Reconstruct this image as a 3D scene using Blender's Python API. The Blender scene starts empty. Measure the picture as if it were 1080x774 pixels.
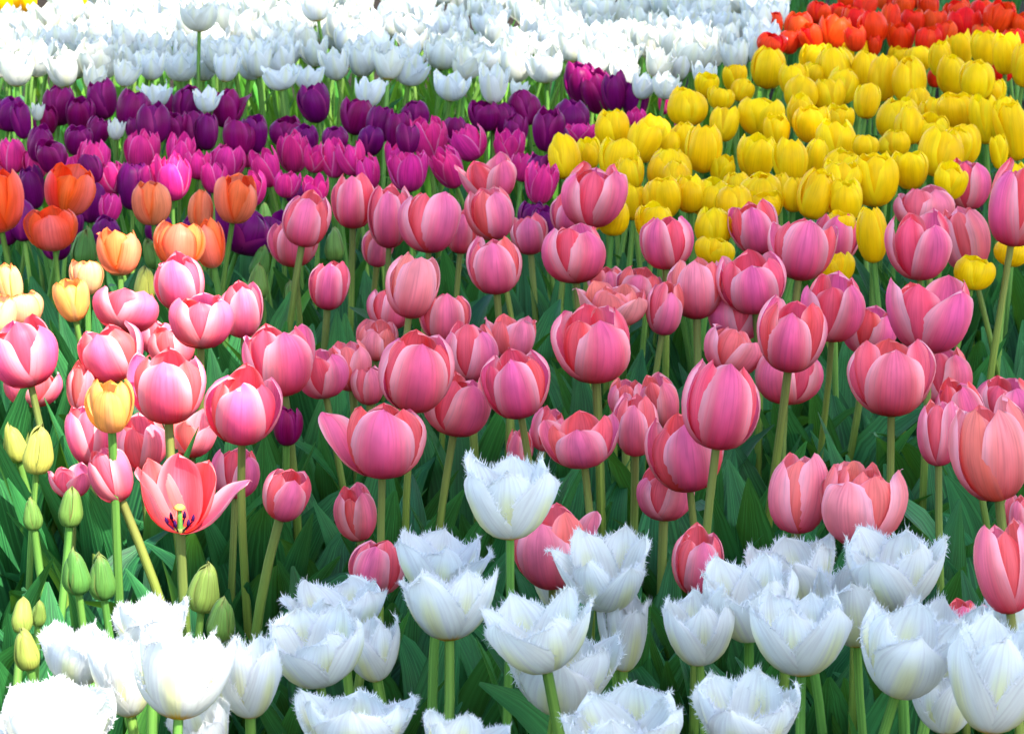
import bpy, math, random
import numpy as np
from mathutils import Vector, Matrix

rng = np.random.default_rng(7)
random.seed(7)
scene = bpy.context.scene
COL = scene.collection

# ------------------------------------------------------------------ camera, sky, sun, exposure
F, CX, CY = 3400.0, 540.0, 387.0          # the photograph's focal length and centre, in its own pixels
PITCH = math.radians(12.1)
CAM = Vector((0, 0, 1.125))
cam_data = bpy.data.cameras.new('camera')
cam = bpy.data.objects.new('camera', cam_data)
COL.objects.link(cam)
cam.location = CAM
cam.rotation_euler = (math.radians(90) - PITCH, 0, 0)
cam_data.sensor_width = 36
cam_data.lens = 36 * F / 1080
cam_data.clip_start = 0.05
cam_data.clip_end = 500
scene.camera = cam
cam_data.dof.use_dof = True
cam_data.dof.focus_distance = 2.9
cam_data.dof.aperture_fstop = 40

SUN_EL = math.radians(50)
SUN_H = Vector((0.62, -0.78, 0)).normalized()
SUN = Vector((SUN_H.x * math.cos(SUN_EL), SUN_H.y * math.cos(SUN_EL), math.sin(SUN_EL)))
world = bpy.data.worlds.new('World')
scene.world = world
world.use_nodes = True
wn = world.node_tree
bg = wn.nodes['Background']
sky = wn.nodes.new('ShaderNodeTexSky')
sky.sky_type = 'NISHITA'
sky.sun_disc = False
sky.sun_elevation = SUN_EL
sky.sun_rotation = math.atan2(SUN.x, SUN.y)
sky.dust_density = 1.0
sky.air_density = 1.15
wn.links.new(sky.outputs[0], bg.inputs[0])
bg.inputs[1].default_value = 0.15
sun_data = bpy.data.lights.new('sun', 'SUN')
sun_data.energy = 3.8
sun_data.angle = math.radians(0.6)
sun_data.color = (1.0, 0.94, 0.84)
sun_ob = bpy.data.objects.new('sun', sun_data)
COL.objects.link(sun_ob)
sun_ob.rotation_euler = SUN.to_track_quat('Z', 'Y').to_euler()

scene.view_settings.view_transform = 'Standard'
scene.view_settings.look = 'None'
scene.view_settings.gamma = 1
scene.view_settings.use_curve_mapping = False
scene.view_settings.exposure = 2.05
scene.render.engine = 'CYCLES'
scene.cycles.max_bounces = 10
scene.cycles.diffuse_bounces = 5
scene.cycles.transmission_bounces = 6
scene.cycles.transparent_max_bounces = 4
try:
    scene.cycles.use_denoising = True
except Exception:
    pass

UP = Vector((0, math.sin(PITCH), math.cos(PITCH)))
FWD = Vector((0, math.cos(PITCH), -math.sin(PITCH)))


def at(px, py, z):
    """The point at height z that the photograph shows at pixel (px, py), and its depth."""
    d = Vector(((px - CX) / F, 0, 0)) - UP * ((py - CY) / F) + FWD
    t = (z - CAM.z) / d.z
    return CAM + d * t, t


# ------------------------------------------------------------------ materials
def nodes_of(name):
    m = bpy.data.materials.new(name)
    m.use_nodes = True
    t = m.node_tree
    t.nodes.clear()
    return m, t, t.nodes.new, t.links.new


def rgb(c):
    return (c[0], c[1], c[2], 1)


def mixrgb(N, L, fac, a, b, blend='MIX'):
    n = N('ShaderNodeMix')
    n.data_type = 'RGBA'
    n.blend_type = blend
    for i, v in ((0, fac), (6, a), (7, b)):
        if hasattr(v, 'is_linked') or hasattr(v, 'links'):
            L(v, n.inputs[i])
        elif isinstance(v, tuple):
            n.inputs[i].default_value = rgb(v)
        else:
            n.inputs[i].default_value = v
    return n.outputs[2]


def maprange(N, L, v, a, b, c=0.0, d=1.0, smooth=True):
    n = N('ShaderNodeMapRange')
    if smooth:
        n.interpolation_type = 'SMOOTHSTEP'
    L(v, n.inputs[0])
    for i, x in zip((1, 2, 3, 4), (a, b, c, d)):
        n.inputs[i].default_value = x
    return n.outputs[0]


def math_n(N, L, op, a, b=None):
    n = N('ShaderNodeMath')
    n.operation = op
    for i, v in ((0, a), (1, b)):
        if v is None:
            continue
        if hasattr(v, 'links'):
            L(v, n.inputs[i])
        else:
            n.inputs[i].default_value = v
    return n.outputs[0]


def petal_mat(name, base, side, flame, margin, alt, base_h=0.28, margin_w=0.16, flame_w=0.35, vein=0.35,
              trans=0.34, rough=0.42, alt_amt=0.8, flame_end=1.0, tip=None, tip_h=0.8, var=0.16, spec=0.14, base_lo=0.0):
    m, t, N, L = nodes_of(name)
    uv = N('ShaderNodeUVMap')
    sep = N('ShaderNodeSeparateXYZ')
    L(uv.outputs[0], sep.inputs[0])
    x, y = sep.outputs[0], sep.outputs[1]
    a = math_n(N, L, 'ABSOLUTE', math_n(N, L, 'SUBTRACT', math_n(N, L, 'MULTIPLY', x, 2.0), 1.0))
    oi = N('ShaderNodeObjectInfo')
    # uneven pigment: long streaks along the petal and soft blotches
    com = N('ShaderNodeCombineXYZ')
    L(math_n(N, L, 'MULTIPLY', x, 26.0), com.inputs[0])
    L(math_n(N, L, 'MULTIPLY', y, 1.8), com.inputs[1])
    L(math_n(N, L, 'MULTIPLY', oi.outputs['Random'], 60.0), com.inputs[2])
    st = N('ShaderNodeTexNoise')
    st.inputs['Scale'].default_value = 1.0
    st.inputs['Detail'].default_value = 3.0
    L(com.outputs[0], st.inputs['Vector'])
    com2 = N('ShaderNodeCombineXYZ')
    L(math_n(N, L, 'MULTIPLY', x, 3.2), com2.inputs[0])
    L(math_n(N, L, 'MULTIPLY', y, 2.2), com2.inputs[1])
    L(math_n(N, L, 'MULTIPLY', oi.outputs['Random'], 90.0), com2.inputs[2])
    bl = N('ShaderNodeTexNoise')
    bl.inputs['Scale'].default_value = 1.0
    bl.inputs['Detail'].default_value = 2.0
    L(com2.outputs[0], bl.inputs['Vector'])
    wob = math_n(N, L, 'MULTIPLY', math_n(N, L, 'SUBTRACT', st.outputs[0], 0.5), 0.35)
    aw = math_n(N, L, 'ADD', a, wob)
    c = mixrgb(N, L, maprange(N, L, aw, 0.02, flame_w), flame, side)
    if flame_end < 1.0:
        c = mixrgb(N, L, maprange(N, L, y, flame_end - 0.25, flame_end + 0.1), c, side)
    at_n = N('ShaderNodeAttribute')
    at_n.attribute_type = 'OBJECT'
    at_n.attribute_name = 'tint'
    c = mixrgb(N, L, math_n(N, L, 'MULTIPLY', at_n.outputs['Fac'], alt_amt), c, alt)
    if tip is not None:
        yt = math_n(N, L, 'ADD', y, wob)
        c = mixrgb(N, L, maprange(N, L, yt, tip_h, 1.0), c, tip)
    c = mixrgb(N, L, maprange(N, L, aw, 1.0 - margin_w, 1.02), c, margin)
    yb = math_n(N, L, 'ADD', y, math_n(N, L, 'MULTIPLY', wob, 0.6))
    c = mixrgb(N, L, maprange(N, L, yb, base_lo, base_h), base, c)
    # blotches and streaks
    dk = mixrgb(N, L, 1.0, c, (1 - vein, 1 - vein * 1.25, 1 - vein * 1.1), 'MULTIPLY')
    c = mixrgb(N, L, maprange(N, L, st.outputs[0], 0.42, 0.72), c, dk)
    hsv = N('ShaderNodeHueSaturation')
    L(c, hsv.inputs['Color'])
    L(maprange(N, L, bl.outputs[0], 0.3, 0.7, 1 - var, 1 + var, False), hsv.inputs['Value'])
    L(maprange(N, L, oi.outputs['Random'], 0, 1, 0.492, 0.508, False), hsv.inputs['Hue'])
    c = hsv.outputs[0]
    p = N('ShaderNodeBsdfPrincipled')
    L(c, p.inputs['Base Color'])
    p.inputs['Roughness'].default_value = rough
    p.inputs['Specular IOR Level'].default_value = spec
    bump = N('ShaderNodeBump')
    bump.inputs['Strength'].default_value = 0.25
    bump.inputs['Distance'].default_value = 0.002
    L(st.outputs[0], bump.inputs['Height'])
    L(bump.outputs[0], p.inputs['Normal'])
    tr = N('ShaderNodeBsdfTranslucent')
    L(c, tr.inputs['Color'])
    mx = N('ShaderNodeMixShader')
    mx.inputs[0].default_value = trans
    L(p.outputs[0], mx.inputs[1])
    L(tr.outputs[0], mx.inputs[2])
    o = N('ShaderNodeOutputMaterial')
    L(mx.outputs[0], o.inputs[0])
    return m


def green_mat(name, c1, c2, tr_c, trans=0.20, rough=0.45, top=None, stripe=30.0):
    m, t, N, L = nodes_of(name)
    uv = N('ShaderNodeUVMap')
    sep = N('ShaderNodeSeparateXYZ')
    L(uv.outputs[0], sep.inputs[0])
    oi = N('ShaderNodeObjectInfo')
    com = N('ShaderNodeCombineXYZ')
    L(math_n(N, L, 'MULTIPLY', sep.outputs[0], stripe), com.inputs[0])
    L(math_n(N, L, 'MULTIPLY', sep.outputs[1], 2.0), com.inputs[1])
    L(math_n(N, L, 'MULTIPLY', oi.outputs['Random'], 70.0), com.inputs[2])
    ns = N('ShaderNodeTexNoise')
    ns.inputs['Scale'].default_value = 1.0
    ns.inputs['Detail'].default_value = 3.0
    L(com.outputs[0], ns.inputs['Vector'])
    geo = N('ShaderNodeNewGeometry')
    n2 = N('ShaderNodeTexNoise')
    n2.inputs['Scale'].default_value = 9.0
    n2.inputs['Detail'].default_value = 2.0
    L(geo.outputs['Position'], n2.inputs['Vector'])
    f = math_n(N, L, 'ADD', math_n(N, L, 'MULTIPLY', ns.outputs[0], 0.7),
               math_n(N, L, 'MULTIPLY', n2.outputs[0], 0.6))
    c = mixrgb(N, L, maprange(N, L, f, 0.45, 0.85), c1, c2)
    if top is not None:
        c = mixrgb(N, L, maprange(N, L, sep.outputs[1], 0.55, 0.98), c, top)
    hsv = N('ShaderNodeHueSaturation')
    L(c, hsv.inputs['Color'])
    L(maprange(N, L, oi.outputs['Random'], 0, 1, 0.48, 0.515, False), hsv.inputs['Hue'])
    L(maprange(N, L, ns.outputs[0], 0.3, 0.7, 0.8, 1.2, False), hsv.inputs['Value'])
    c = hsv.outputs[0]
    p = N('ShaderNodeBsdfPrincipled')
    L(c, p.inputs['Base Color'])
    p.inputs['Roughness'].default_value = rough
    p.inputs['Specular IOR Level'].default_value = 0.14
    bump = N('ShaderNodeBump')
    bump.inputs['Strength'].default_value = 0.3
    bump.inputs['Distance'].default_value = 0.0015
    L(ns.outputs[0], bump.inputs['Height'])
    L(bump.outputs[0], p.inputs['Normal'])
    tr = N('ShaderNodeBsdfTranslucent')
    tr.inputs[0].default_value = rgb(tr_c)
    mx = N('ShaderNodeMixShader')
    mx.inputs[0].default_value = trans
    L(p.outputs[0], mx.inputs[1])
    L(tr.outputs[0], mx.inputs[2])
    o = N('ShaderNodeOutputMaterial')
    L(mx.outputs[0], o.inputs[0])
    return m


M = {}
M['pink'] = petal_mat('pink petal', (0.60, 0.012, 0.04), (0.88, 0.165, 0.235), (0.83, 0.125, 0.30), (0.95, 0.44, 0.50),
                      (0.93, 0.33, 0.29), base_h=0.74, vein=.18, margin_w=.62, flame_w=.8, var=.18)
M['pink_in'] = petal_mat('pink inner petal', (0.64, 0.015, 0.02), (0.87, 0.075, 0.10), (0.85, 0.10, 0.15), (0.93, 0.28, 0.31),
                         (0.92, 0.25, 0.20), base_h=0.72, vein=.16, margin_w=.55, flame_w=.6)
M['coral'] = petal_mat('coral petal', (0.74, 0.40, 0.20), (0.87, 0.085, 0.035), (0.84, 0.13, 0.11), (0.90, 0.085, 0.010),
                       (0.88, 0.28, 0.13), base_h=0.3, margin_w=0.34, flame_w=.7, vein=.16)
M['coral_in'] = petal_mat('coral inner petal', (0.84, 0.28, 0.05), (0.88, 0.08, 0.012), (0.88, 0.11, 0.025), (0.90, 0.10, 0.010),
                          (0.88, 0.22, 0.07), base_h=0.3, vein=.16)
M['amber'] = petal_mat('amber petal', (0.80, 0.50, 0.10), (0.88, 0.46, 0.09), (0.84, 0.40, 0.12), (0.88, 0.40, 0.06),
                       (0.92, 0.55, 0.32), tip=(0.88, 0.18, 0.02), tip_h=0.88, vein=.16)
M['red'] = petal_mat('red petal', (0.55, 0.015, 0.006), (0.85, 0.030, 0.004), (0.82, 0.035, 0.008), (0.90, 0.07, 0.008),
                     (0.88, 0.07, 0.012), vein=0.22)
M['yellow'] = petal_mat('yellow petal', (0.84, 0.48, 0.003), (0.95, 0.67, 0.003), (0.93, 0.61, 0.003), (0.97, 0.75, 0.010),
                        (0.95, 0.58, 0.003), vein=0.12, base_h=0.25, var=0.12, margin_w=.5, trans=.45)
M['purple'] = petal_mat('purple petal', (0.12, 0.002, 0.035), (0.27, 0.003, 0.085), (0.25, 0.003, 0.105), (0.37, 0.02, 0.17),
                        (0.15, 0.003, 0.125), vein=0.3, rough=0.38, margin_w=.4)
M['magenta'] = petal_mat('magenta petal', (0.42, 0.006, 0.10), (0.84, 0.035, 0.24), (0.76, 0.028, 0.24), (0.90, 0.27, 0.50),
                         (0.56, 0.012, 0.20), vein=0.3)
M['white'] = petal_mat('white petal', (0.74, 0.54, 0.05), (0.70, 0.71, 0.695), (0.69, 0.69, 0.51), (0.73, 0.74, 0.74),
                       (0.63, 0.61, 0.45), vein=0.10, base_lo=.05, base_h=0.24, trans=0.38, var=0.08)
M['fringed'] = petal_mat('fringed white petal', (0.78, 0.46, 0.015), (0.72, 0.735, 0.72), (0.70, 0.70, 0.38), (0.76, 0.77, 0.78),
                         (0.79, 0.75, 0.58), vein=0.12, base_lo=.06, base_h=0.25, flame_w=0.42, flame_end=0.75, trans=0.40, var=0.07)
M['bud'] = petal_mat('green bud scale', (0.06, 0.18, 0.035), (0.10, 0.24, 0.045), (0.08, 0.20, 0.04), (0.17, 0.20, 0.05),
                     (0.62, 0.56, 0.10), vein=0.3, trans=0.2, tip=(0.20, 0.22, 0.06), tip_h=0.8)
M['leaf'] = green_mat('tulip leaf', (0.004, 0.036, 0.020), (0.030, 0.165, 0.052), (0.13, 0.34, 0.02))
M['leaf2'] = green_mat('light tulip leaf', (0.035, 0.16, 0.020), (0.10, 0.29, 0.03), (0.26, 0.45, 0.02))
M['stem'] = green_mat('green stem', (0.09, 0.22, 0.04), (0.14, 0.28, 0.05), (0.3, 0.4, 0.05), trans=0.05, stripe=6)
M['stem_pink'] = green_mat('olive stem', (0.12, 0.21, 0.030), (0.18, 0.26, 0.040), (0.3, 0.3, 0.05), trans=0.05,
                           top=(0.17, 0.18, 0.05), stripe=6)


def plain_mat(name, c, rough=0.6, noise=0.0, scale=30.0, c2=None):
    m, t, N, L = nodes_of(name)
    p = N('ShaderNodeBsdfPrincipled')
    p.inputs['Roughness'].default_value = rough
    p.inputs['Specular IOR Level'].default_value = 0.05
    geo = N('ShaderNodeNewGeometry')
    ns = N('ShaderNodeTexNoise')
    ns.inputs['Scale'].default_value = scale
    ns.inputs['Detail'].default_value = 6.0
    L(geo.outputs['Position'], ns.inputs['Vector'])
    L(mixrgb(N, L, maprange(N, L, ns.outputs[0], 0.3, 0.7), c, c2 or tuple(v * 0.7 for v in c)), p.inputs['Base Color'])
    b = N('ShaderNodeBump')
    b.inputs['Strength'].default_value = 0.8
    b.inputs['Distance'].default_value = 0.01
    L(ns.outputs[0], b.inputs['Height'])
    L(b.outputs[0], p.inputs['Normal'])
    o = N('ShaderNodeOutputMaterial')
    L(p.outputs[0], o.inputs[0])
    return m


M['soil'] = plain_mat('soil', (0.030, 0.020, 0.013), 0.95, scale=45, c2=(0.012, 0.009, 0.006))
M['anther'] = plain_mat('dark anther', (0.03, 0.006, 0.06), 0.6)
M['stigma'] = plain_mat('yellow stigma', (0.62, 0.50, 0.10), 0.6)
M['bark'] = plain_mat('bark', (0.10, 0.075, 0.05), 0.9, scale=14)
M['treeleaf'] = green_mat('tree leaf', (0.04, 0.09, 0.02), (0.07, 0.14, 0.03), (0.12, 0.22, 0.03), trans=0.12)


# ------------------------------------------------------------------ mesh helpers
def mesh_from(name, verts, faces, uvs, mat, smooth=True):
    me = bpy.data.meshes.new(name)
    me.from_pydata([tuple(v) for v in verts], [], faces)
    if uvs is not None:
        lay = me.uv_layers.new(name='UVMap')
        li = np.empty(len(me.loops), dtype=np.int32)
        me.loops.foreach_get('vertex_index', li)
        lay.data.foreach_set('uv', np.asarray(uvs, dtype=np.float32)[li].ravel())
    if smooth:
        me.polygons.foreach_set('use_smooth', [True] * len(me.polygons))
    me.materials.append(mat)
    return me


def link(name, me, parent=None):
    o = bpy.data.objects.new(name, me)
    COL.objects.link(o)
    if parent is not None:
        o.parent = parent
    return o


PROF = np.array([
    [(.09, 0), (.58, .055), (.93, .26), (1.0, .52), (.80, .82), (.36, 1.0)],      # closed egg
    [(.09, 0), (.47, .06), (.82, .26), (1.0, .57), (.96, .81), (.72, 1.0)],       # cup
    [(.09, 0), (.46, .07), (.80, .25), (1.0, .50), (1.11, .76), (1.19, .98)],     # open
    [(.09, 0), (.55, .05), (.95, .17), (1.30, .38), (1.62, .58), (1.9, .66)],     # splayed
])


def profile(o, u):
    o = min(max(o, -1.0), 3.0)
    i = min(int(max(o, 0)), 2)
    f = o - i
    P = PROF[i] * (1 - f) + PROF[i + 1] * f
    P = np.vstack([2 * P[0] - P[1], P, 2 * P[-1] - P[-2]])
    s = np.clip(u, 0, 1) * 5
    k = np.minimum(s.astype(int), 4)
    t = (s - k)[:, None]
    p0, p1, p2, p3 = P[k], P[k + 1], P[k + 2], P[k + 3]
    return 0.5 * (2 * p1 + (p2 - p0) * t + (2 * p0 - 5 * p1 + 4 * p2 - p3) * t ** 2 + (3 * p1 - p0 - 3 * p2 + p3) * t ** 3)


def petal_grid(o, inner=False, nu=15, nv=11, wide=0.98, tip=0.0, wave=0.02, seed=0, ragged=0.0, vee=0.0):
    """One tulip petal in units of the cup's radius and height, its middle on +X."""
    r_ = np.random.default_rng(seed)
    t = np.linspace(0, 1, nu)
    u = 1 - (1 - t) ** 1.45
    v = np.linspace(-1, 1, nv)
    rz = profile(o, u)
    r, z = rz[:, 0], rz[:, 1]
    m = 0.45 - .05 * tip + r_.uniform(-.04, .04)
    w = np.where(u < m, 0.34 + 0.66 * np.sin(np.clip(u / m, 0, 1) * np.pi / 2) ** 1.1, 0)
    q = np.clip((u - m) / (1 - m), 0, 1)
    p_, g_ = 2.3 - 0.85 * tip, 2.0 - 0.85 * tip
    w = np.where(u >= m, np.maximum(1 - q ** p_, 0) ** (1 / g_), w)
    w = np.maximum(w, 0.035) * wide * r_.uniform(.94, 1.05)
    asym = r_.uniform(-.05, .05)
    k = 1 - (0.10 + 0.22 * u)
    Rc = np.minimum(np.maximum(r, .12) * k, 1.05)
    a = w[:, None] * v[None, :] * (1 + asym * v[None, :])
    th = np.clip(a / Rc[:, None], -1.75, 1.75)
    X = (r - Rc)[:, None] + Rc[:, None] * np.cos(th)
    Y = Rc[:, None] * np.sin(th)
    if vee:
        X *= (1 - vee + vee * 1.5 * u)[:, None]
        Y *= (1 - vee + vee * 1.5 * u)[:, None]
    Z = np.repeat(z[:, None], nv, 1)
    # rounded shoulders: the edge ends a little lower than the middle
    Z -= 0.05 * (v[None, :] ** 2) * (u[:, None] ** 3)
    # ridge along the middle, wavy edges, one edge outside its neighbour
    X += 0.022 * np.exp(-(v[None, :] / .12) ** 2) * np.sin(np.pi * u)[:, None] * (0.6 if inner else 1)
    X -= 0.016 * np.exp(-((np.abs(v)[None, :] - .3) / .15) ** 2) * np.sin(np.pi * u)[:, None]
    ph = r_.uniform(0, 6.28, 4)
    ed = (np.abs(v) ** 2.5)[None, :] * (u ** 1.5)[:, None]
    X += wave * 1.6 * ed * np.sin(u[:, None] * r_.uniform(7, 11) + ph[0] + np.sign(v)[None, :] * ph[1])
    Z += wave * ed * np.sin(u[:, None] * 9 + ph[2] + np.sign(v)[None, :] * 2)
    X += 0.045 * v[None, :] * np.sin(np.pi * np.clip(u, 0, .9))[:, None]
    X += 0.03 * np.sin(u[:, None] * 4 + ph[3]) * u[:, None] * r_.uniform(-1, 1)
    cl = r_.normal(0, .055)
    X += cl * ((np.clip(u - .68, 0, 1) / .32) ** 2)[:, None]
    X += r_.normal(0, .05) * v[None, :] * (u ** 2)[:, None]
    # one soft crease off the middle
    cv, cw = r_.uniform(-.6, .6), r_.uniform(.10, .2)
    X -= .022 * np.exp(-((v[None, :] - cv) / cw) ** 2) * (u ** 1.3)[:, None]
    if ragged:
        jz = r_.uniform(-1, 1, (nu, nv)) * ragged
        Z += jz * ed
        X += r_.uniform(-1, 1, (nu, nv)) * ragged * 0.7 * ed
    sc = 0.86 if inner else 1.0
    X *= sc
    Y *= sc
    V = np.stack([X, Y, Z], -1)
    UVs = np.stack([np.repeat(((v + 1) / 2)[None, :], nu, 0), np.repeat(u[:, None], nv, 1)], -1)
    return V, UVs, u, v


def grid_faces(nu, nv):
    i = np.arange(nu - 1)[:, None] * nv + np.arange(nv - 1)[None, :]
    i = i.ravel()
    return [(int(a), int(a + 1), int(a + nv + 1), int(a + nv)) for a in i]


GF = {}


def petal_arrays(o, seed, inner=False, fringe=0, **kw):
    V, UVs, u, v = petal_grid(o, inner=inner, seed=seed, **kw)
    nu, nv = V.shape[:2]
    if (nu, nv) not in GF:
        GF[(nu, nv)] = grid_faces(nu, nv)
    verts = V.reshape(-1, 3)
    uvs = UVs.reshape(-1, 2)
    faces = list(GF[(nu, nv)])
    if fringe:
        r_ = np.random.default_rng(seed + 999)
        # the petal's border as one polyline: up one edge, over the tip, down the other
        k0 = int(np.argmax(u > 0.42))
        path = [(i, 0) for i in range(k0, nu)] + [(nu - 1, j) for j in range(1, nv - 1)] + [(i, nv - 1) for i in range(nu - 1, k0 - 1, -1)]
        P = np.array([V[i, j] for i, j in path])
        inn = np.array([V[max(i - 2, 0), min(max(j, 2), nv - 3)] for i, j in path])
        U2 = np.array([UVs[i, j] for i, j in path])
        seg = np.linalg.norm(np.diff(P, axis=0), axis=1)
        cum = np.concatenate([[0], np.cumsum(seg)])
        ev, ef, eu = [], [], []
        n0 = len(verts)
        s = np.sort(r_.uniform(0, cum[-1], fringe))
        for q in s:
            i = min(max(int(np.searchsorted(cum, q)) - 1, 0), len(P) - 2)
            f = (q - cum[i]) / max(seg[i], 1e-6)
            b = P[i] * (1 - f) + P[i + 1] * f
            tg = (P[i + 1] - P[i]) / max(seg[i], 1e-6)
            out = b - (inn[i] * (1 - f) + inn[i + 1] * f)
            out /= max(np.linalg.norm(out), 1e-6)
            d = out + r_.normal(0, .58, 3) + tg * r_.normal(0, .45)
            d /= np.linalg.norm(d)
            ln = r_.uniform(.04, .125) * (1.35 if r_.random() < .2 else 1)
            hw = r_.uniform(.006, .011)
            base = b - out * 0.02
            bend = r_.normal(0, .25, 3)
            mid = base + d * ln * .55
            tip_ = base + d * ln + bend * ln * .5
            k = n0 + len(ev)
            ev += [base - tg * hw, base + tg * hw, mid + tg * hw * .6, mid - tg * hw * .6, tip_]
            eu += [U2[i]] * 5
            ef += [(k, k + 1, k + 2, k + 3), (k + 3, k + 2, k + 4)]
        verts = np.vstack([verts, np.array(ev)])
        uvs = np.vstack([uvs, np.array(eu)])
        faces += ef
    return verts, faces, uvs


def tube(points, radii, sides=7):
    pts = [Vector(p) for p in points]
    n = len(pts)
    vs, uv, fs = [], [], []
    for i, p in enumerate(pts):
        tg = (pts[min(i + 1, n - 1)] - pts[max(i - 1, 0)]).normalized()
        a = tg.orthogonal().normalized() if abs(tg.z) < .9 else Vector((1, 0, 0)).cross(tg).normalized()
        b = tg.cross(a)
        for s in range(sides):
            w = 2 * math.pi * s / sides
            vs.append(p + (a * math.cos(w) + b * math.sin(w)) * radii[i])
            uv.append((s / sides, i / (n - 1)))
    for i in range(n - 1):
        for s in range(sides):
            s2 = (s + 1) % sides
            fs.append((i * sides + s, i * sides + s2, (i + 1) * sides + s2, (i + 1) * sides + s))
    fs.append(tuple(range((n - 1) * sides, n * sides)))
    return vs, fs, uv


def leaf_arrays(seed, L_=0.28, W=0.024, bend=0.6):
    """A tulip leaf rising from the origin and leaning to +X: channelled, tapering, a little twisted."""
    r_ = np.random.default_rng(seed)
    nu, nv = 13, 5
    s = np.linspace(0, 1, nu)
    v = np.linspace(-1, 1, nv)
    lean0, lean1 = r_.uniform(.08, .28), r_.uniform(.45, 1.0) * bend + .2
    ang = lean0 + (lean1 - lean0) * s ** 2.2
    if r_.random() < .25:
        ang = ang + np.clip(s - .7, 0, 1) * r_.uniform(1.5, 4.0)
    ds = L_ / (nu - 1)
    cx = np.concatenate([[0], np.cumsum(np.sin(ang[:-1]) * ds)])
    cz = np.concatenate([[0], np.cumsum(np.cos(ang[:-1]) * ds)])
    w = W * (0.55 + 0.45 * np.sin(np.clip(s / .45, 0, 1) * np.pi / 2)) * np.where(s > .45, np.maximum(1 - ((s - .45) / .56) ** 1.9, 0) ** .95, 1)
    w = np.maximum(w, .0006)
    tw = r_.uniform(-.7, .7) * s ** 1.5
    fold = 0.75 - 0.45 * s
    wv = r_.uniform(.03, .09)
    ph = r_.uniform(0, 6.28, 2)
    V = np.zeros((nu, nv, 3))
    for j, vv in enumerate(v):
        off = w * vv
        lift = -np.abs(vv) ** 1.5 * w * fold * -1
        wave = wv * w * np.sin(s * r_.uniform(8, 9) + ph[0 if vv < 0 else 1]) * abs(vv)
        nx, nz = -np.cos(ang), np.sin(ang)          # the side turned to the stem
        V[:, j, 0] = cx + nx * (lift + wave) + off * np.sin(tw) * np.cos(ang)
        V[:, j, 1] = off * np.cos(tw)
        V[:, j, 2] = cz + nz * (lift + wave) - off * np.sin(tw) * np.sin(ang)
    UVs = np.stack([np.repeat(((v + 1) / 2)[None, :], nu, 0), np.repeat(s[:, None], nv, 1)], -1)
    return V.reshape(-1, 3), grid_faces(nu, nv), UVs.reshape(-1, 2)


# ------------------------------------------------------------------ words for the labels
ONES = 'zero one two three four five six seven eight nine ten eleven twelve thirteen fourteen fifteen sixteen seventeen eighteen nineteen'.split()
TENS = ' . twenty thirty forty fifty sixty seventy eighty ninety'.split(' ')


def num_word(n):
    n = int(min(max(round(n), 0), 99))
    if n < 20:
        return ONES[n]
    TT = ['', '', 'twenty', 'thirty', 'forty', 'fifty', 'sixty', 'seventy', 'eighty', 'ninety']
    return TT[n // 10] + ('-' + ONES[n % 10] if n % 10 else '')


USED = set()


def place_label(look, x, y):
    xp = min(max(x / 10.8, 0), 99)
    yp = min(max(y / 7.74, 0), 99)
    for dx, dy in ((0, 0), (.5, 0), (-.5, 0), (0, .5), (0, -.5), (1, 0), (-1, 0), (0, 1), (0, -1), (1, 1), (-1, -1), (1, -1), (-1, 1), (2, 0), (-2, 0)):
        s = f'{look}, {num_word(xp + dx)} percent across and {num_word(yp + dy)} percent down the photo'
        if s not in USED:
            break
    USED.add(s)
    return s


# ------------------------------------------------------------------ one tulip
LEAFPOOL = {}


def leaf_pool(key, mat, n, L0, L1, W0, W1, bend):
    out = []
    for i in range(n):
        a = leaf_arrays(hash_seed(key, i), rng.uniform(L0, L1), rng.uniform(W0, W1), bend)
        out.append(mesh_from('leaf', *a, M[mat]))
    LEAFPOOL[key] = out


def hash_seed(key, i):
    return sum(ord(c) * 31 ** k for k, c in enumerate(key)) % 100003 + i * 7


leaf_pool('pink', 'leaf', 18, .28, .40, .024, .044, .36)
leaf_pool('fresh', 'leaf2', 10, .25, .36, .020, .034, .7)
leaf_pool('slim', 'leaf2', 12, .34, .44, .010, .018, .4)
leaf_pool('dark', 'leaf', 12, .22, .32, .013, .022, .6)

PETALPOOL = {}


def pooled_petal(key, mat, o, inner, **kw):
    k = (key, round(o * 3), inner)
    if k not in PETALPOOL:
        PETALPOOL[k] = [mesh_from('petal', *petal_arrays(round(o * 3) / 3, hash_seed(str(k), i * 13), inner, **kw), M[mat]) for i in range(5)]
    return random.choice(PETALPOOL[k])


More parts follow.
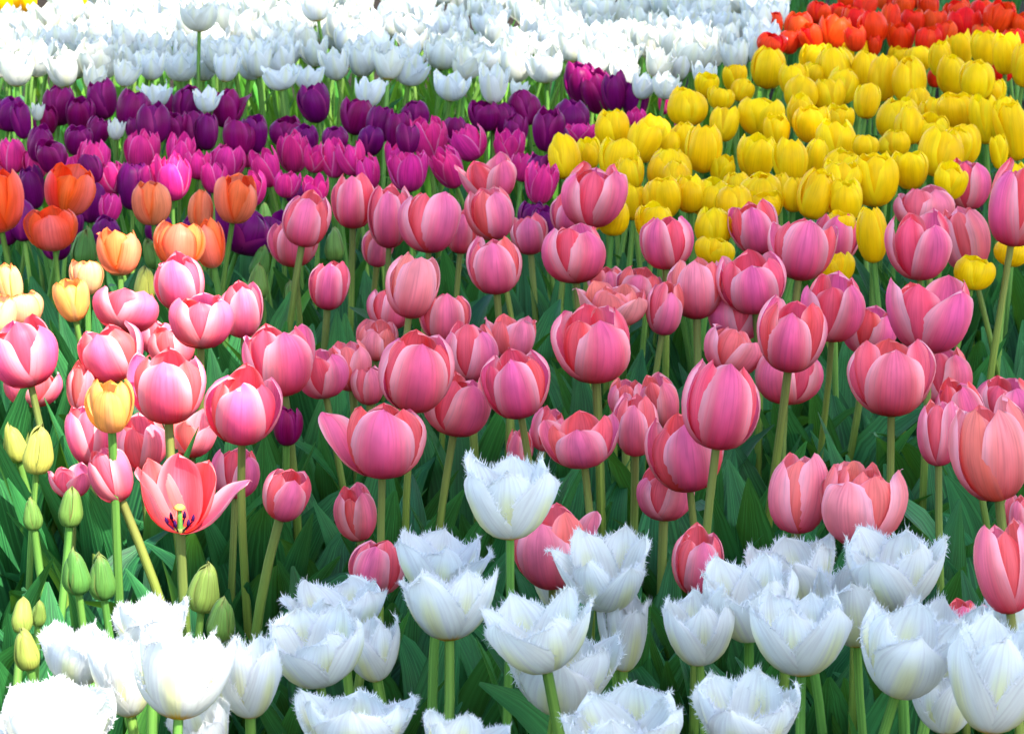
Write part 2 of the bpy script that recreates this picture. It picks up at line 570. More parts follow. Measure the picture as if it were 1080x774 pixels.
SEED = [1000]
KINDS = {
    # name: category, group, petal mats, stem mat, leaf pool, leaves, base height of the head, stem radius
    'pink_tulip': ('pink tulip', 'pink tulips of the middle bed', 'pink', 'pink_in', 'stem_pink', 'pink', 3, .415, .0043),
    'coral_tulip': ('coral tulip', 'coral and orange tulips of the middle bed', 'coral', 'coral_in', 'stem', 'pink', 2, .415, .0040),
    'amber_tulip': ('orange tulip', 'coral and orange tulips of the middle bed', 'amber', 'amber', 'stem', 'fresh', 2, .415, .0040),
    'tulip_bud': ('tulip bud', 'green tulip buds still closed', 'bud', 'bud', 'stem', 'fresh', 2, .36, .0038),
    'fringed_tulip': ('fringed tulip', 'fringed white tulips of the front bed', 'fringed', 'fringed', 'stem', 'pink', 2, .41, .0042),
    'yellow_tulip': ('yellow tulip', 'yellow tulips of the back bed', 'yellow', 'yellow', 'stem', 'dark', 2, .42, .0042),
    'red_tulip': ('red tulip', 'red tulips behind the yellow bed', 'red', 'red', 'stem', 'dark', 1, .44, .0042),
    'purple_tulip': ('purple tulip', 'dark purple tulips of the back bed', 'purple', 'purple', 'stem', 'dark', 2, .40, .0036),
    'magenta_tulip': ('magenta tulip', 'magenta tulips of the back bed', 'magenta', 'magenta', 'stem', 'dark', 2, .38, .0036),
    'white_tulip': ('white tulip', 'white tulips of the far bed', 'white', 'white', 'stem', 'slim', 2, .43, .0040),
}


def tulip(kind, x, y, w, h, o=0.8, dz=0.0, tint=None, lean=None, pitch=None, yaw=None, look=None, label=None,
          angles=None, layers=2, opens=None, stamens=False, splay=None):
    cat, group, pm, pim, sm, lp, nl, zb, sr = KINDS[kind]
    near = kind in ('pink_tulip', 'coral_tulip', 'amber_tulip', 'fringed_tulip')
    z = zb + dz + (0 if near else rng.uniform(-.012, .012))
    P, dep = at(x, y + h * .5 - 1, z)
    px = dep / F
    dang = math.atan2(CAM.z - z, P.y)
    rmax = float(profile(o, np.linspace(0, 1, 30))[:, 0].max())
    R = w * px * .5 / rmax * (.97 if kind == 'fringed_tulip' else 1.06 if near else 1.15 if kind in ('purple_tulip', 'magenta_tulip') else 1.02)
    rt = float(profile(o, np.array([.97]))[0, 0])
    H = (h * px - R * (rt + .45) * math.sin(dang) * .85) / math.cos(dang)
    H *= 1.17 if kind == 'fringed_tulip' else (1.12 if near else 1.15 if kind in ('purple_tulip', 'magenta_tulip') else 1.05)
    H = min(max(H, 1.05 * R), 3.4 * R)
    if lean is None:
        lean = rng.normal(0, 8)
    if pitch is None:
        pitch = rng.normal(0, 6)
    if yaw is None:
        yaw = -90 + rng.choice([0, 60]) + rng.normal(0, 16)
    root = bpy.data.objects.new(kind, None)
    COL.objects.link(root)
    root.empty_display_size = .02
    rot = Matrix.Rotation(math.radians(lean), 4, 'Y') @ Matrix.Rotation(math.radians(pitch), 4, 'X')
    axis = (rot @ Vector((0, 0, 1))).normalized()
    G = Vector((P.x - axis.x * z * .45 + rng.normal(0, .008), P.y - axis.y * z * .45 + rng.normal(0, .010), 0))
    root.location = G
    root['category'] = cat
    root['group'] = group
    root['label'] = label or place_label(look or cat, x, y)
    if label:
        USED.add(label)
    if tint is None:
        tint = float(np.clip(rng.normal(.25, .25), 0, 1))
    head = Matrix.Translation(P - G) @ rot
    fw = rng.uniform(.74, .90)
    # petals
    if angles is None:
        angles = [(yaw + 120 * i, False) for i in range(3)] + [(yaw + 60 + 120 * i, True) for i in range(3)]
        if layers > 2:
            angles += [(yaw + 30 + 72 * i, True) for i in range(5)]
    for i, (a, inner) in enumerate(angles):
        SEED[0] += 1
        oo = o + rng.normal(0, .13 if near else .08) - (.12 if inner else 0)
        if i > 5:
            oo -= .35
        if splay and i in splay:
            oo = splay[i]
        if opens:
            oo = opens[i]
        mk = pim if inner else pm
        if kind == 'fringed_tulip':
            arr = petal_arrays(oo, SEED[0], inner, fringe=340, wide=1.0, vee=.2, tip=float(rng.uniform(.6, .95)), wave=.06, nu=15, nv=11)
            me = mesh_from('petal', *arr, M[mk])
        elif kind == 'tulip_bud':
            me = pooled_petal('bud', 'bud', o, inner, wide=1.08, tip=.9, wave=.01)
        elif near:
            arr = petal_arrays(oo, SEED[0], inner, wide=(max(fw, .84) if inner else fw) * rng.uniform(.96, 1.04), tip=rng.uniform(0, .3), wave=.034 if layers == 2 else .06)
            me = mesh_from('petal', *arr, M[mk])
        elif kind == 'magenta_tulip':
            me = pooled_petal('magenta', mk, oo, inner, wide=.80, tip=.55, wave=.06)
        elif kind == 'purple_tulip':
            me = pooled_petal('purple', mk, oo, inner, wide=1.0, tip=.2, wave=.03)
        elif kind == 'white_tulip':
            me = pooled_petal('white', mk, oo, inner, wide=.98, tip=.85, wave=.06, ragged=.05)
        else:
            me = pooled_petal(kind, mk, oo, inner, wide=.94, tip=.05, wave=.03)
        p = link('petal', me, root)
        hs = H * (rng.uniform(.95, 1.08) if kind == 'fringed_tulip' else rng.uniform(.90, 1.05)) * (1.0 if not inner else 1.03)
        rs = R * (rng.uniform(.95, 1.04) if i < 6 else .72)
        p.matrix_local = head @ Matrix.Rotation(math.radians(a), 4, 'Z') @ Matrix.Diagonal((rs, rs, hs, 1))
        p['tint'] = tint
    # stem: from the ground up into the cup
    b0, b3 = Vector((0, 0, -.01)), P - G
    b1 = Vector((rng.normal(0, .022), rng.normal(0, .022), z * .4))
    sr *= rng.uniform(.86, 1.16)
    b2 = b3 - axis * z * .33
    pts, rad = [], []
    for k in range(10):
        t = k / 9
        pts.append(b0 * (1 - t) ** 3 + b1 * 3 * t * (1 - t) ** 2 + b2 * 3 * t * t * (1 - t) + b3 * t ** 3)
        rad.append(sr * (1.15 - .25 * t))
    pts.append(b3 + axis * R * .10)
    rad.append(R * .16 if R * .16 > sr else sr)
    me = mesh_from('stem', *tube(pts, rad, 7), M[sm])
    link('stem', me, root)
    if stamens:
        vs, fs, uv = tube([b3 + axis * H * .02, b3 + axis * H * .2, b3 + axis * H * .34], [R * .075, R * .065, R * .055], 8)
        pistil = link('pistil', mesh_from('pistil', vs, fs, uv, M['stem']), root)
        vs, fs, uv = tube([b3 + axis * H * .33, b3 + axis * H * .36, b3 + axis * H * .40], [R * .09, R * .15, R * .08], 9)
        link('stigma', mesh_from('stigma', vs, fs, uv, M['stigma']), pistil)
        for k in range(6):
            an = math.radians(60 * k + 15)
            d = rot @ Vector((math.cos(an), math.sin(an), 0))
            q0, q1, q2 = b3 + d * R * .12 + axis * H * .03, b3 + d * R * .3 + axis * H * .14, b3 + d * R * .34 + axis * H * .24
            vs, fs, uv = tube([q0, q1, q1.lerp(q2, .1), q1.lerp(q2, .6), q2], [R * .02, R * .02, R * .05, R * .045, R * .015], 6)
            link('stamen', mesh_from('stamen', vs, fs, uv, M['anther']), root)
    a0 = rng.uniform(0, 360)
    for k in range(nl):
        lf = link('leaf', random.choice(LEAFPOOL[lp]), root)
        s = rng.uniform(.80, 1.1)
        lf.matrix_local = Matrix.Translation((rng.normal(0, .006), rng.normal(0, .006), -.01)) @ Matrix.Rotation(
            math.radians(a0 + k * rng.uniform(130, 200)), 4, 'Z') @ Matrix.Scale(s, 4)
    return root


# ------------------------------------------------------------------ ground
gx, gy = 60, 60
gv, gf = [], []
xs = np.linspace(-1, 1, 121)
ys = np.linspace(-1, 1, 121)
xs = np.sign(xs) * np.abs(xs) ** 3 * 120
ys = np.sign(ys) * np.abs(ys) ** 3 * 120 + 2
for j in ys:
    for i in xs:
        near = math.exp(-((i) ** 2 + (j - 2) ** 2) / 30)
        gv.append((i, j, near * rng.uniform(-.012, .012) - .004))
gf = grid_faces(121, 121)
g = link('ground', mesh_from('ground', gv, gf, None, M['soil']))
g['kind'] = 'structure'
g['label'] = 'dark garden soil under the tulip beds'

# ------------------------------------------------------------------ tulips of the middle bed
# x, y, width, height in the photograph's pixels; openness; height offset; extras
PINK = [
    (193, 300, 55, 56, .9, 0, dict(tint=.1)),
    (130, 328, 68, 48, 1.3, 0, dict(tint=.1, lean=8, label='pale pink sunlit tulip with loose low petal above the broad pale pink one')),
    (212, 340, 68, 56, 1.2, 0, dict(tint=.15)),
    (257, 330, 46, 54, .9, -.02, dict(tint=.3)),
    (33, 375, 74, 68, 1.0, 0, dict(tint=.0, label='broad pale pink tulip below the peach tulips at the photo edge')),
    (125, 373, 68, 60, 1.0, 0, dict(tint=.1)),
    (84, 408, 30, 56, 1.2, -.03, dict(tint=.6)),
    (163, 357, 34, 34, 1.0, -.04, dict(tint=.3)),
    (186, 368, 50, 44, 1.0, -.05, dict(tint=.4)),
    (178, 410, 86, 76, 1.35, .02, dict(tint=.1, yaw=-90, label='large pale pink tulip with open cup beside the small yellow-orange tulip')),
    (255, 430, 78, 76, 1.0, .02, dict(tint=.0, yaw=-90, label='rounded glowing pink tulip standing above the splayed red tulip')),
    (300, 380, 72, 76, 1.1, .01, dict(tint=.0, splay={1: 2.2}, yaw=-60)),
    (344, 394, 56, 52, 1.0, -.01, dict(tint=.1)),
    (95, 462, 46, 58, .9, -.04, dict(tint=.2)),
    (150, 468, 62, 56, .9, -.05, dict(tint=.4)),
    (128, 500, 44, 58, .7, -.03, dict(tint=.2)),
    (76, 508, 46, 36, 1.7, -.04, dict(tint=.1)),
    (202, 458, 56, 50, 1.9, -.06, dict(tint=.7)),
    (248, 500, 50, 52, .9, -.05, dict(tint=.1)),
    (295, 520, 52, 56, .9, -.02, dict(tint=.2)),
    (345, 303, 44, 50, .9, -.02, dict(tint=.1)),
    (318, 234, 52, 54, .5, .02, dict(tint=.2, yaw=-95)),
    (312, 258, 54, 50, 1.3, -.02, dict(tint=.2)),
    (372, 215, 48, 54, .6, .02, dict(tint=.1)),
    (410, 233, 46, 60, .9, 0, dict(tint=.2)),
    (397, 262, 34, 40, .9, -.04, dict(tint=.3)),
    (452, 236, 64, 64, 1.0, .01, dict(tint=.2)),
    (485, 248, 34, 42, 1.0, -.02, dict(tint=.1)),
    (523, 190, 62, 48, 1.8, .0, dict(tint=.0)),
    (524, 228, 50, 52, .8, .02, dict(tint=.3)),
    (524, 282, 60, 58, .9, .02, dict(tint=.2, yaw=-90)),
    (623, 208, 66, 64, .9, .03, dict(tint=.1, lean=4)),
    (598, 228, 40, 40, .9, -.02, dict(tint=.1)),
    (608, 270, 66, 60, .9, .02, dict(tint=0)),
    (702, 257, 56, 56, .8, .02, dict(tint=0)),
    (431, 305, 56, 64, 1.0, .02, dict(tint=.9)),
    (412, 328, 46, 42, .9, -.03, dict(tint=.2)),
    (470, 336, 54, 54, 1.3, -.01, dict(tint=.2)),
    (435, 392, 80, 82, .8, .03, dict(tint=0, yaw=-80, label='large deep rose tulip leaning right above the broad pink tulip with a side petal', lean=6)),
    (497, 372, 56, 60, .8, 0, dict(tint=.2)),
    (540, 356, 56, 50, 1.7, -.01, dict(tint=.4)),
    (550, 408, 72, 68, 1.15, .02, dict(tint=.0, yaw=-90, label='rose pink cup tulip with one wide petal facing the viewer, above the tall white')),
    (478, 428, 72, 64, .9, -.01, dict(tint=.1, lean=10)),
    (403, 466, 92, 78, .95, .02, dict(tint=.1, yaw=-88, splay={2: 2.6}, label='big rosy pink tulip with one petal flung out to the side')),
    (372, 388, 46, 50, .9, -.02, dict(tint=.6)),
    (396, 360, 44, 40, .9, -.03, dict(tint=.6)),
    (390, 408, 36, 40, .9, -.03, dict(tint=.4)),
    (629, 366, 82, 76, .9, .03, dict(tint=0, yaw=-70, label='large mauve pink tulip beneath the ruffled peach double bloom')),
    (648, 322, 72, 46, 1.6, 0, dict(tint=1.0, layers=3, label='ruffled double tulip of pale peach pink behind the large mauve one')),
    (668, 302, 50, 36, 1.0, -.02, dict(tint=.2)),
    (698, 328, 40, 52, .8, -.01, dict(tint=.3)),
    (735, 306, 60, 64, 1.4, 0, dict(tint=.7)),
    (797, 297, 74, 66, 1.2, .01, dict(tint=.0, yaw=-90)),
    (831, 356, 76, 74, 1.0, .03, dict(tint=0, yaw=-100, lean=5)),
    (828, 398, 74, 58, .9, -.05, dict(tint=.1)),
    (775, 338, 60, 46, 1.2, -.03, dict(tint=.1)),
    (765, 372, 64, 48, 1.3, -.02, dict(tint=.5, layers=3)),
    (755, 431, 82, 88, .7, .04, dict(tint=0, yaw=-84, label='large lilac pink tulip on a leaning stem before another pink bloom', lean=7)),
    (728, 480, 84, 78, 1.2, -.02, dict(tint=.1, label='coral pink tulip half hidden behind the large lilac pink one')),
    (877, 327, 66, 66, 1.0, 0, dict(tint=0)),
    (802, 243, 54, 54, 1.0, .0, dict(tint=0)),
    (842, 264, 74, 66, 1.5, .02, dict(tint=.1, yaw=-90)),
    (880, 254, 50, 50, 1.0, -.03, dict(tint=0)),
    (970, 262, 68, 68, 1.4, .02, dict(tint=0, yaw=-65)),
    (978, 222, 62, 46, 1.0, -.01, dict(tint=.4)),
    (1026, 252, 52, 66, .8, 0, dict(tint=.5)),
    (1020, 197, 50, 50, .8, -.01, dict(tint=0)),
    (1066, 220, 64, 82, .6, .05, dict(tint=0, label='tall mauve pink tulip cut by the photo edge on a long leaning stem')),
    (980, 334, 92, 80, 1.5, .02, dict(tint=0, yaw=-60, label='wide open mauve pink tulip whose petals part in a deep notch')),
    (940, 400, 90, 80, 1.35, .02, dict(tint=.2, yaw=-90, label='big coral pink open cup tulip beneath the wide notched mauve tulip')),
    (914, 350, 56, 50, 1.0, -.03, dict(tint=0)),
    (1000, 400, 60, 58, .9, -.05, dict(tint=.1)),
    (990, 458, 44, 68, .8, 0, dict(tint=.4)),
    (1022, 432, 52, 62, .8, 0, dict(tint=0)),
    (1060, 422, 60, 46, .9, -.02, dict(tint=.1)),
    (1054, 476, 86, 102, .9, .04, dict(tint=.8, yaw=-75, label='large salmon pink tulip cut by the photo edge among smaller pink ones')),
    (840, 522, 66, 82, .7, .02, dict(tint=.7, label='salmon pink tulip with closed egg shape beside a looser salmon bloom')),
    (906, 534, 90, 84, 1.2, .02, dict(tint=.9, layers=3, label='loose salmon pink tulip with folded petals above the white fringed tulips')),
    (1066, 602, 66, 92, 1.0, .04, dict(tint=.4)),
    (1076, 545, 30, 44, .9, -.02, dict(tint=.4)),
    (1046, 660, 46, 42, 1.5, -.03, dict(tint=.5)),
    (1016, 658, 40, 44, .9, -.06, dict(tint=.2)),
    (736, 592, 54, 70, .8, -.02, dict(tint=.3)),
    (583, 576, 86, 88, 1.2, -.02, dict(tint=.5, splay={1: 1.9}, label='coral pink tulip half hidden between two white fringed tulips')),
    (393, 598, 58, 58, .5, -.03, dict(tint=.2, label='small pink tulip with tight petals touching a white fringed bloom')),
    (380, 542, 44, 56, 1.0, -.05, dict(tint=.3)),
    (617, 463, 82, 62, 1.6, 0, dict(tint=.2)),
    (572, 455, 36, 44, .9, -.04, dict(tint=.3)),
    (546, 476, 28, 44, .9, -.06, dict(tint=.3)),
    (670, 450, 48, 62, .9, -.01, dict(tint=.4)),
    (702, 422, 40, 54, .9, -.03, dict(tint=.3)),
    (700, 522, 60, 54, 1.0, -.06, dict(tint=.3)),
    (660, 420, 40, 40, .9, -.05, dict(tint=.4)),
    (30, 408, 60, 44, .9, -.08, dict(tint=.2)),
    (560, 250, 40, 40, .9, -.06, dict(tint=.2)),
    (640, 300, 40, 36, .9, -.05, dict(tint=.2)),
]


def pink_look(o, w, t, lean):
    c = 'salmon pink' if t > .55 else ('rose pink' if t > .18 else 'mauve pink')
    s = 'tightly cupped' if o < .75 else ('rounded' if o < 1.05 else ('open cupped' if o < 1.5 else 'loose wide open'))
    return f'{s} {c} tulip'


for (x, y, w, h, o, dz, kw) in PINK:
    kw = dict(kw)
    o = o * .86 if o < 1.5 else o
    kw['look'] = pink_look(o, w, kw.get('tint', .2), 0)
    tulip('pink_tulip', x, y, w, h, o, dz, **kw)

# the fully opened one that shows its stamens
tulip('pink_tulip', 190, 522, 90, 80, 1.7, .02, tint=.1, lean=0, pitch=5, label='splayed open red pink tulip showing yellow stigma and dark stamens',
      angles=[(95, True), (150, True), (38, True), (10, False), (185, True)], opens=[1.5, 1.6, 1.6, 2.75, 2.0], stamens=True)

CORAL = [
    ('coral_tulip', 2, 214, 60, 64, .9, .02, .0, 'coral red tulip cut by the photo edge above purple blooms'),
    ('coral_tulip', 68, 203, 56, 50, 1.0, .02, .0, 'coral red tulip leaning to the side, uppermost of the coral pair'),
    ('coral_tulip', 58, 243, 56, 44, 1.0, 0, .1, 'coral red tulip with a cream base, lower of the coral pair'),
    ('coral_tulip', 162, 216, 42, 44, .5, .01, .9, 'dull peach tulip before the bright magenta blooms'),
    ('coral_tulip', 212, 224, 26, 38, .3, 0, 1.0, 'narrow brownish peach tulip between two orange ones'),
    ('coral_tulip', 245, 212, 46, 48, .8, .01, .6, 'orange tulip above the deep violet blooms'),
    ('coral_tulip', 127, 268, 46, 48, 1.1, .01, .9, 'peach tulip with a red rim on a bright green stem'),
    ('coral_tulip', 188, 260, 54, 48, .9, .01, .8, None),
    ('coral_tulip', 226, 260, 34, 48, .8, -.01, .4, None),
    ('amber_tulip', 92, 294, 36, 36, .9, 0, .8, None),
    ('amber_tulip', 80, 318, 38, 44, 1.0, .01, .1, 'yellow-orange tulip with a scorched red rim below the peach ones'),
    ('amber_tulip', 14, 302, 28, 44, .8, 0, .7, None),
    ('amber_tulip', 24, 328, 52, 38, 1.0, 0, .9, None),
    ('amber_tulip', 0, 335, 34, 40, 1.0, .01, 1.0, None),
    ('amber_tulip', 118, 428, 50, 56, .85, .04, .1, 'small yellow-orange tulip in front of pale pink blooms'),
]
for (k, x, y, w, h, o, dz, t, lab) in CORAL:
    lean = 14 if (x, y) == (68, 203) else (10 if (x, y) == (245, 212) else None)
    tulip(k, x, y, w, h, o, dz, tint=t, lean=lean, label=lab, look='peach orange tulip')

BUDS = [
    (88, 262, 26, 38, 0, 0), (166, 268, 20, 30, 0, .1), (152, 300, 22, 36, 0, .9), (270, 276, 20, 36, -.02, 0),
    (272, 297, 22, 38, 0, .1), (309, 302, 16, 44, -.02, .1), (353, 258, 20, 36, 0, .1), (20, 462, 24, 50, 0, .8),
    (38, 470, 30, 58, .02, .9), (36, 536, 20, 46, 0, .1), (73, 525, 24, 60, .02, .1), (83, 600, 28, 52, .03, 0),
    (110, 606, 28, 52, .02, 0), (212, 620, 32, 50, .03, .3), (230, 648, 28, 56, .03, .1), (22, 645, 22, 46, .02, .4),
    (32, 676, 26, 60, .03, .5), (280, 225, 14, 30, -.02, .0), (40, 640, 16, 40, 0, .2),
]
for (x, y, w, h, dz, t) in BUDS:
    lk = 'yellowish closed tulip bud' if t > .35 else 'green closed tulip bud'
    tulip('tulip_bud', x, y, w * 1.1, h * 1.05, -.92, dz, tint=t, look=lk, lean=rng.normal(0, 9))

# ------------------------------------------------------------------ fringed white tulips of the front bed
FR = [
    (538, 528, 104, 84, 1.55, .06, 'tall white fringed tulip standing alone among pink blooms'),
    (474, 640, 104, 74, 1.75, 0, None), (462, 598, 104, 68, 1.75, -.01, None), (643, 606, 98, 76, 1.7, 0, 'white fringed tulip before the half hidden coral pink bloom'),
    (577, 668, 120, 82, 1.75, .02, 'white fringed tulip topmost of the stacked pair under the tall lone one'), (586, 706, 120, 92, 1.4, -.03, None),
    (658, 672, 56, 74, 1.4, -.05, None), (590, 616, 70, 56, 1.6, -.05, None),
    (338, 684, 112, 80, 1.5, 0, 'creamy white fringed tulip catching the sun beside bluish white ones'), (362, 642, 108, 64, 1.7, -.02, None), (398, 686, 68, 66, 1.6, -.03, None),
    (78, 692, 92, 64, 1.7, 0, None), (160, 662, 84, 62, 1.65, -.02, None), (188, 714, 112, 92, 1.5, .02, 'brightest sunlit white fringed tulip with cream heart'), (138, 718, 72, 78, 1.5, -.01, None),
    (264, 718, 76, 80, 1.4, 0, None), (64, 762, 124, 66, 1.6, 0, None), (222, 772, 66, 60, 1.6, -.02, None),
    (375, 762, 132, 76, 1.6, 0, None), (484, 782, 92, 56, 1.6, 0, None), (664, 770, 136, 72, 1.6, 0, None),
    (790, 754, 120, 82, 1.75, 0, None), (738, 666, 78, 72, 1.4, -.01, None), (790, 634, 108, 84, 1.6, .0, None), (846, 606, 92, 70, 1.7, -.02, None),
    (845, 670, 110, 88, 1.55, .01, None), (946, 604, 112, 82, 1.6, .01, 'white fringed tulip with flared tips below the loose salmon pink bloom'), (904, 640, 96, 86, 1.6, -.02, None),
    (944, 690, 114, 90, 1.5, .02, None), (985, 680, 90, 84, 1.7, -.02, None), (1042, 718, 116, 112, 1.5, .02, None),
    (998, 744, 76, 62, 1.4, -.03, None), (1076, 662, 46, 72, 1.4, 0, None), (12, 778, 60, 50, 1.6, -.02, None),
]
for (x, y, w, h, o, dz, lab) in FR:
    tulip('fringed_tulip', x, y, w, h, o, dz, label=lab, look='white fringed tulip', tint=float(rng.uniform(0, .25)))

# ------------------------------------------------------------------ yellow bed
YEL = [(808, 73, 36, 42), (744, 91, 26, 26), (723, 114, 42, 38), (758, 105, 28, 24), (774, 84, 26, 28), (780, 96, 24, 24), (801, 124, 50, 40),
       (761, 132, 30, 36), (740, 158, 38, 48), (796, 166, 40, 48), (834, 172, 36, 46), (858, 168, 26, 42), (858, 64, 32, 32), (838, 86, 32, 34),
       (857, 80, 28, 28), (846, 100, 36, 36), (882, 72, 40, 42), (885, 92, 34, 36), (873, 102, 36, 34), (844, 120, 28, 36), (856, 132, 38, 38),
       (887, 126, 30, 30), (882, 152, 42, 46), (888, 180, 46, 40), (692, 142, 30, 34), (702, 154, 28, 30), (722, 148, 28, 34), (646, 138, 36, 40),
       (686, 141, 32, 36), (674, 152, 36, 40), (650, 170, 42, 44), (599, 167, 34, 44), (622, 164, 26, 32), (666, 184, 30, 36), (704, 181, 46, 44),
       (702, 208, 40, 44), (668, 214, 30, 38), (688, 236, 40, 40), (752, 210, 50, 40), (752, 240, 40, 40), (645, 230, 34, 38), (772, 214, 38, 38),
       (902, 53, 30, 26), (884, 76, 34, 46), (910, 76, 32, 40), (931, 84, 32, 46), (960, 86, 36, 46), (968, 64, 30, 26), (946, 62, 22, 22),
       (968, 108, 26, 28), (992, 64, 24, 36), (1004, 80, 32, 40), (1028, 86, 36, 40), (1014, 54, 30, 36), (1038, 54, 32, 36), (1060, 58, 30, 42),
       (1078, 70, 30, 44), (912, 108, 28, 36), (942, 126, 42, 44), (960, 134, 30, 38), (978, 138, 42, 34), (1010, 118, 44, 38), (986, 122, 32, 34),
       (1050, 98, 26, 26), (1040, 128, 32, 48), (1058, 128, 32, 48), (1074, 136, 34, 66), (1054, 162, 20, 34), (1018, 154, 36, 40), (988, 162, 48, 50),
       (944, 153, 34, 28), (912, 156, 28, 24), (922, 190, 50, 56), (962, 180, 38, 40), (1004, 156, 32, 38), (882, 192, 42, 46), (892, 212, 38, 44),
       (922, 250, 32, 54), (1024, 288, 42, 34), (1064, 268, 34, 26), (802, 204, 46, 38), (806, 218, 38, 32), (854, 206, 38, 50), (822, 202, 24, 34),
       (836, 206, 26, 36), (752, 265, 42, 30), (880, 284, 42, 36), (884, 236, 32, 24), (728, 206, 34, 38), (780, 200, 30, 34), (716, 186, 30, 30),
       (820, 140, 28, 34), (1000, 192, 34, 36), (760, 180, 26, 32), (1070, 190, 30, 34), (640, 200, 30, 36), (620, 230, 28, 34)]
for (x, y, w, h) in YEL:
    o = float(rng.choice([.3, .5, .8, 1.0]))
    tulip('yellow_tulip', x, y, w * 1.06, h * 1.05, o, tint=float(np.clip(rng.normal(.2, .25), 0, 1)), lean=rng.normal(1, 6),
          look=('closed' if o < .6 else 'rounded') + ' yellow tulip')
for (x, y) in ((3, 4), (13, 1), (22, 5), (32, 3), (8, -3), (82, 2)):
    tulip('yellow_tulip', x, y, 19, 23, .8, dz=.02, look='small far yellow tulip')

# ------------------------------------------------------------------ red tulips behind
RED = [(815, 27, 26, 26), (843, 32, 32, 38), (812, 48, 34, 24), (877, 37, 36, 40), (863, 15, 28, 24), (885, 17, 26, 24), (910, 8, 26, 28),
       (922, 30, 34, 36), (939, 25, 22, 36), (950, 8, 26, 26), (980, 8, 24, 28), (950, 42, 32, 34), (977, 44, 30, 30), (983, 24, 28, 26),
       (1015, 28, 40, 36), (1012, 14, 30, 26), (1034, 14, 30, 26), (1048, 20, 34, 36), (1062, 20, 24, 32), (1076, 28, 24, 28), (921, 50, 16, 22),
       (997, 38, 26, 28), (985, 84, 18, 20), (1058, 76, 32, 26), (830, 45, 26, 26), (860, 40, 26, 30), (900, 24, 28, 30), (965, 24, 28, 28),
       (896, 0, 26, 26), (932, 0, 26, 24), (966, -2, 26, 24), (903, 42, 26, 28), (1036, 40, 26, 26), (1070, 46, 26, 26)]
for (x, y, w, h) in RED:
    tulip('red_tulip', x, y, w, h, float(rng.choice([.6, .9, 1.2])), dz=-.09 if y > 60 else 0, tint=float(np.clip(rng.normal(.35, .35), 0, 1)), look='bright red tulip')

# ------------------------------------------------------------------ purple and magenta tulips
PUR = [(8, 123, 34, 34), (26, 130, 20, 36), (61, 115, 32, 38), (84, 124, 28, 36), (112, 108, 30, 38), (135, 118, 34, 40), (177, 110, 18, 26),
       (196, 112, 30, 36), (162, 134, 34, 40), (182, 138, 28, 34), (208, 142, 32, 38), (80, 150, 28, 30), (40, 154, 26, 36), (58, 166, 30, 34),
       (140, 200, 32, 46), (96, 216, 32, 40), (38, 200, 26, 42), (110, 246, 28, 30), (26, 235, 28, 42), (164, 242, 26, 30), (238, 117, 34, 38),
       (218, 142, 24, 36), (336, 112, 32, 38), (374, 126, 32, 36), (398, 134, 28, 36), (416, 140, 28, 38), (252, 148, 34, 38), (268, 144, 28, 38),
       (302, 141, 34, 30), (354, 148, 26, 24), (250, 244, 60, 46), (282, 246, 54, 42), (312, 206, 20, 20), (442, 124, 28, 30), (512, 124, 32, 32),
       (530, 128, 26, 30), (556, 116, 32, 36), (576, 140, 32, 42), (602, 128, 36, 36), (572, 178, 26, 26), (617, 90, 32, 42), (633, 100, 32, 42),
       (650, 100, 26, 38), (670, 108, 28, 38), (560, 232, 28, 32), (578, 245, 28, 42), (70, 240, 30, 36), (8, 240, 28, 40), (48, 130, 24, 30),
       (150, 140, 26, 30), (100, 140, 24, 28), (320, 150, 28, 30), (390, 150, 26, 30), (430, 150, 24, 30), (545, 140, 24, 30), (590, 150, 24, 30),
       (210, 245, 30, 34), (60, 260, 28, 30), (100, 180, 24, 30), (480, 140, 26, 28), (230, 210, 26, 30)]
MAG = [(14, 168, 32, 34), (98, 172, 32, 38), (150, 164, 36, 42), (190, 166, 28, 40), (182, 190, 38, 46), (122, 190, 34, 32), (114, 222, 22, 28),
       (236, 174, 34, 36), (286, 178, 28, 40), (310, 164, 32, 40), (330, 169, 26, 28), (354, 170, 28, 38), (374, 170, 28, 34), (392, 184, 24, 34),
       (334, 202, 26, 28), (266, 202, 36, 36), (262, 162, 26, 32), (432, 183, 40, 42), (454, 150, 36, 44), (502, 152, 36, 36), (536, 158, 30, 38),
       (482, 178, 32, 42), (612, 142, 34, 20), (568, 196, 32, 42), (700, 108, 16, 28), (673, 126, 20, 20), (70, 180, 26, 30), (210, 176, 26, 30),
       (40, 176, 26, 30), (416, 168, 24, 30), (550, 178, 26, 30), (160, 190, 24, 28), (300, 196, 26, 28), (725, 136, 16, 20), (225, 190, 26, 30)]
for (x, y, w, h) in PUR:
    big = w > 50
    sp = {0: 2.4, 1: 2.2, 2: 2.1} if big else {1: 2.3} if (x, y) == (238, 117) else None
    tulip('purple_tulip', x, y, w, h, dz=-.05 if y > 195 else 0, o=float(rng.choice([.5, .8, 1.0])), tint=float(rng.uniform(0, 1)) if y < 195 else 1.0, splay=sp,
          look='dark purple tulip' if y < 195 else 'deep violet tulip')
tulip('purple_tulip', 302, 452, 28, 38, .6, dz=-.02, tint=0, label='small lone purple tulip low among the stems of the pale pink tulips')
for (x, y, w, h) in MAG:
    tulip('magenta_tulip', x, y, w, h, float(rng.choice([.9, 1.2, 1.4])), tint=float(rng.uniform(0, .45)), layers=3 if w > 30 else 2,
          look='ragged magenta tulip')

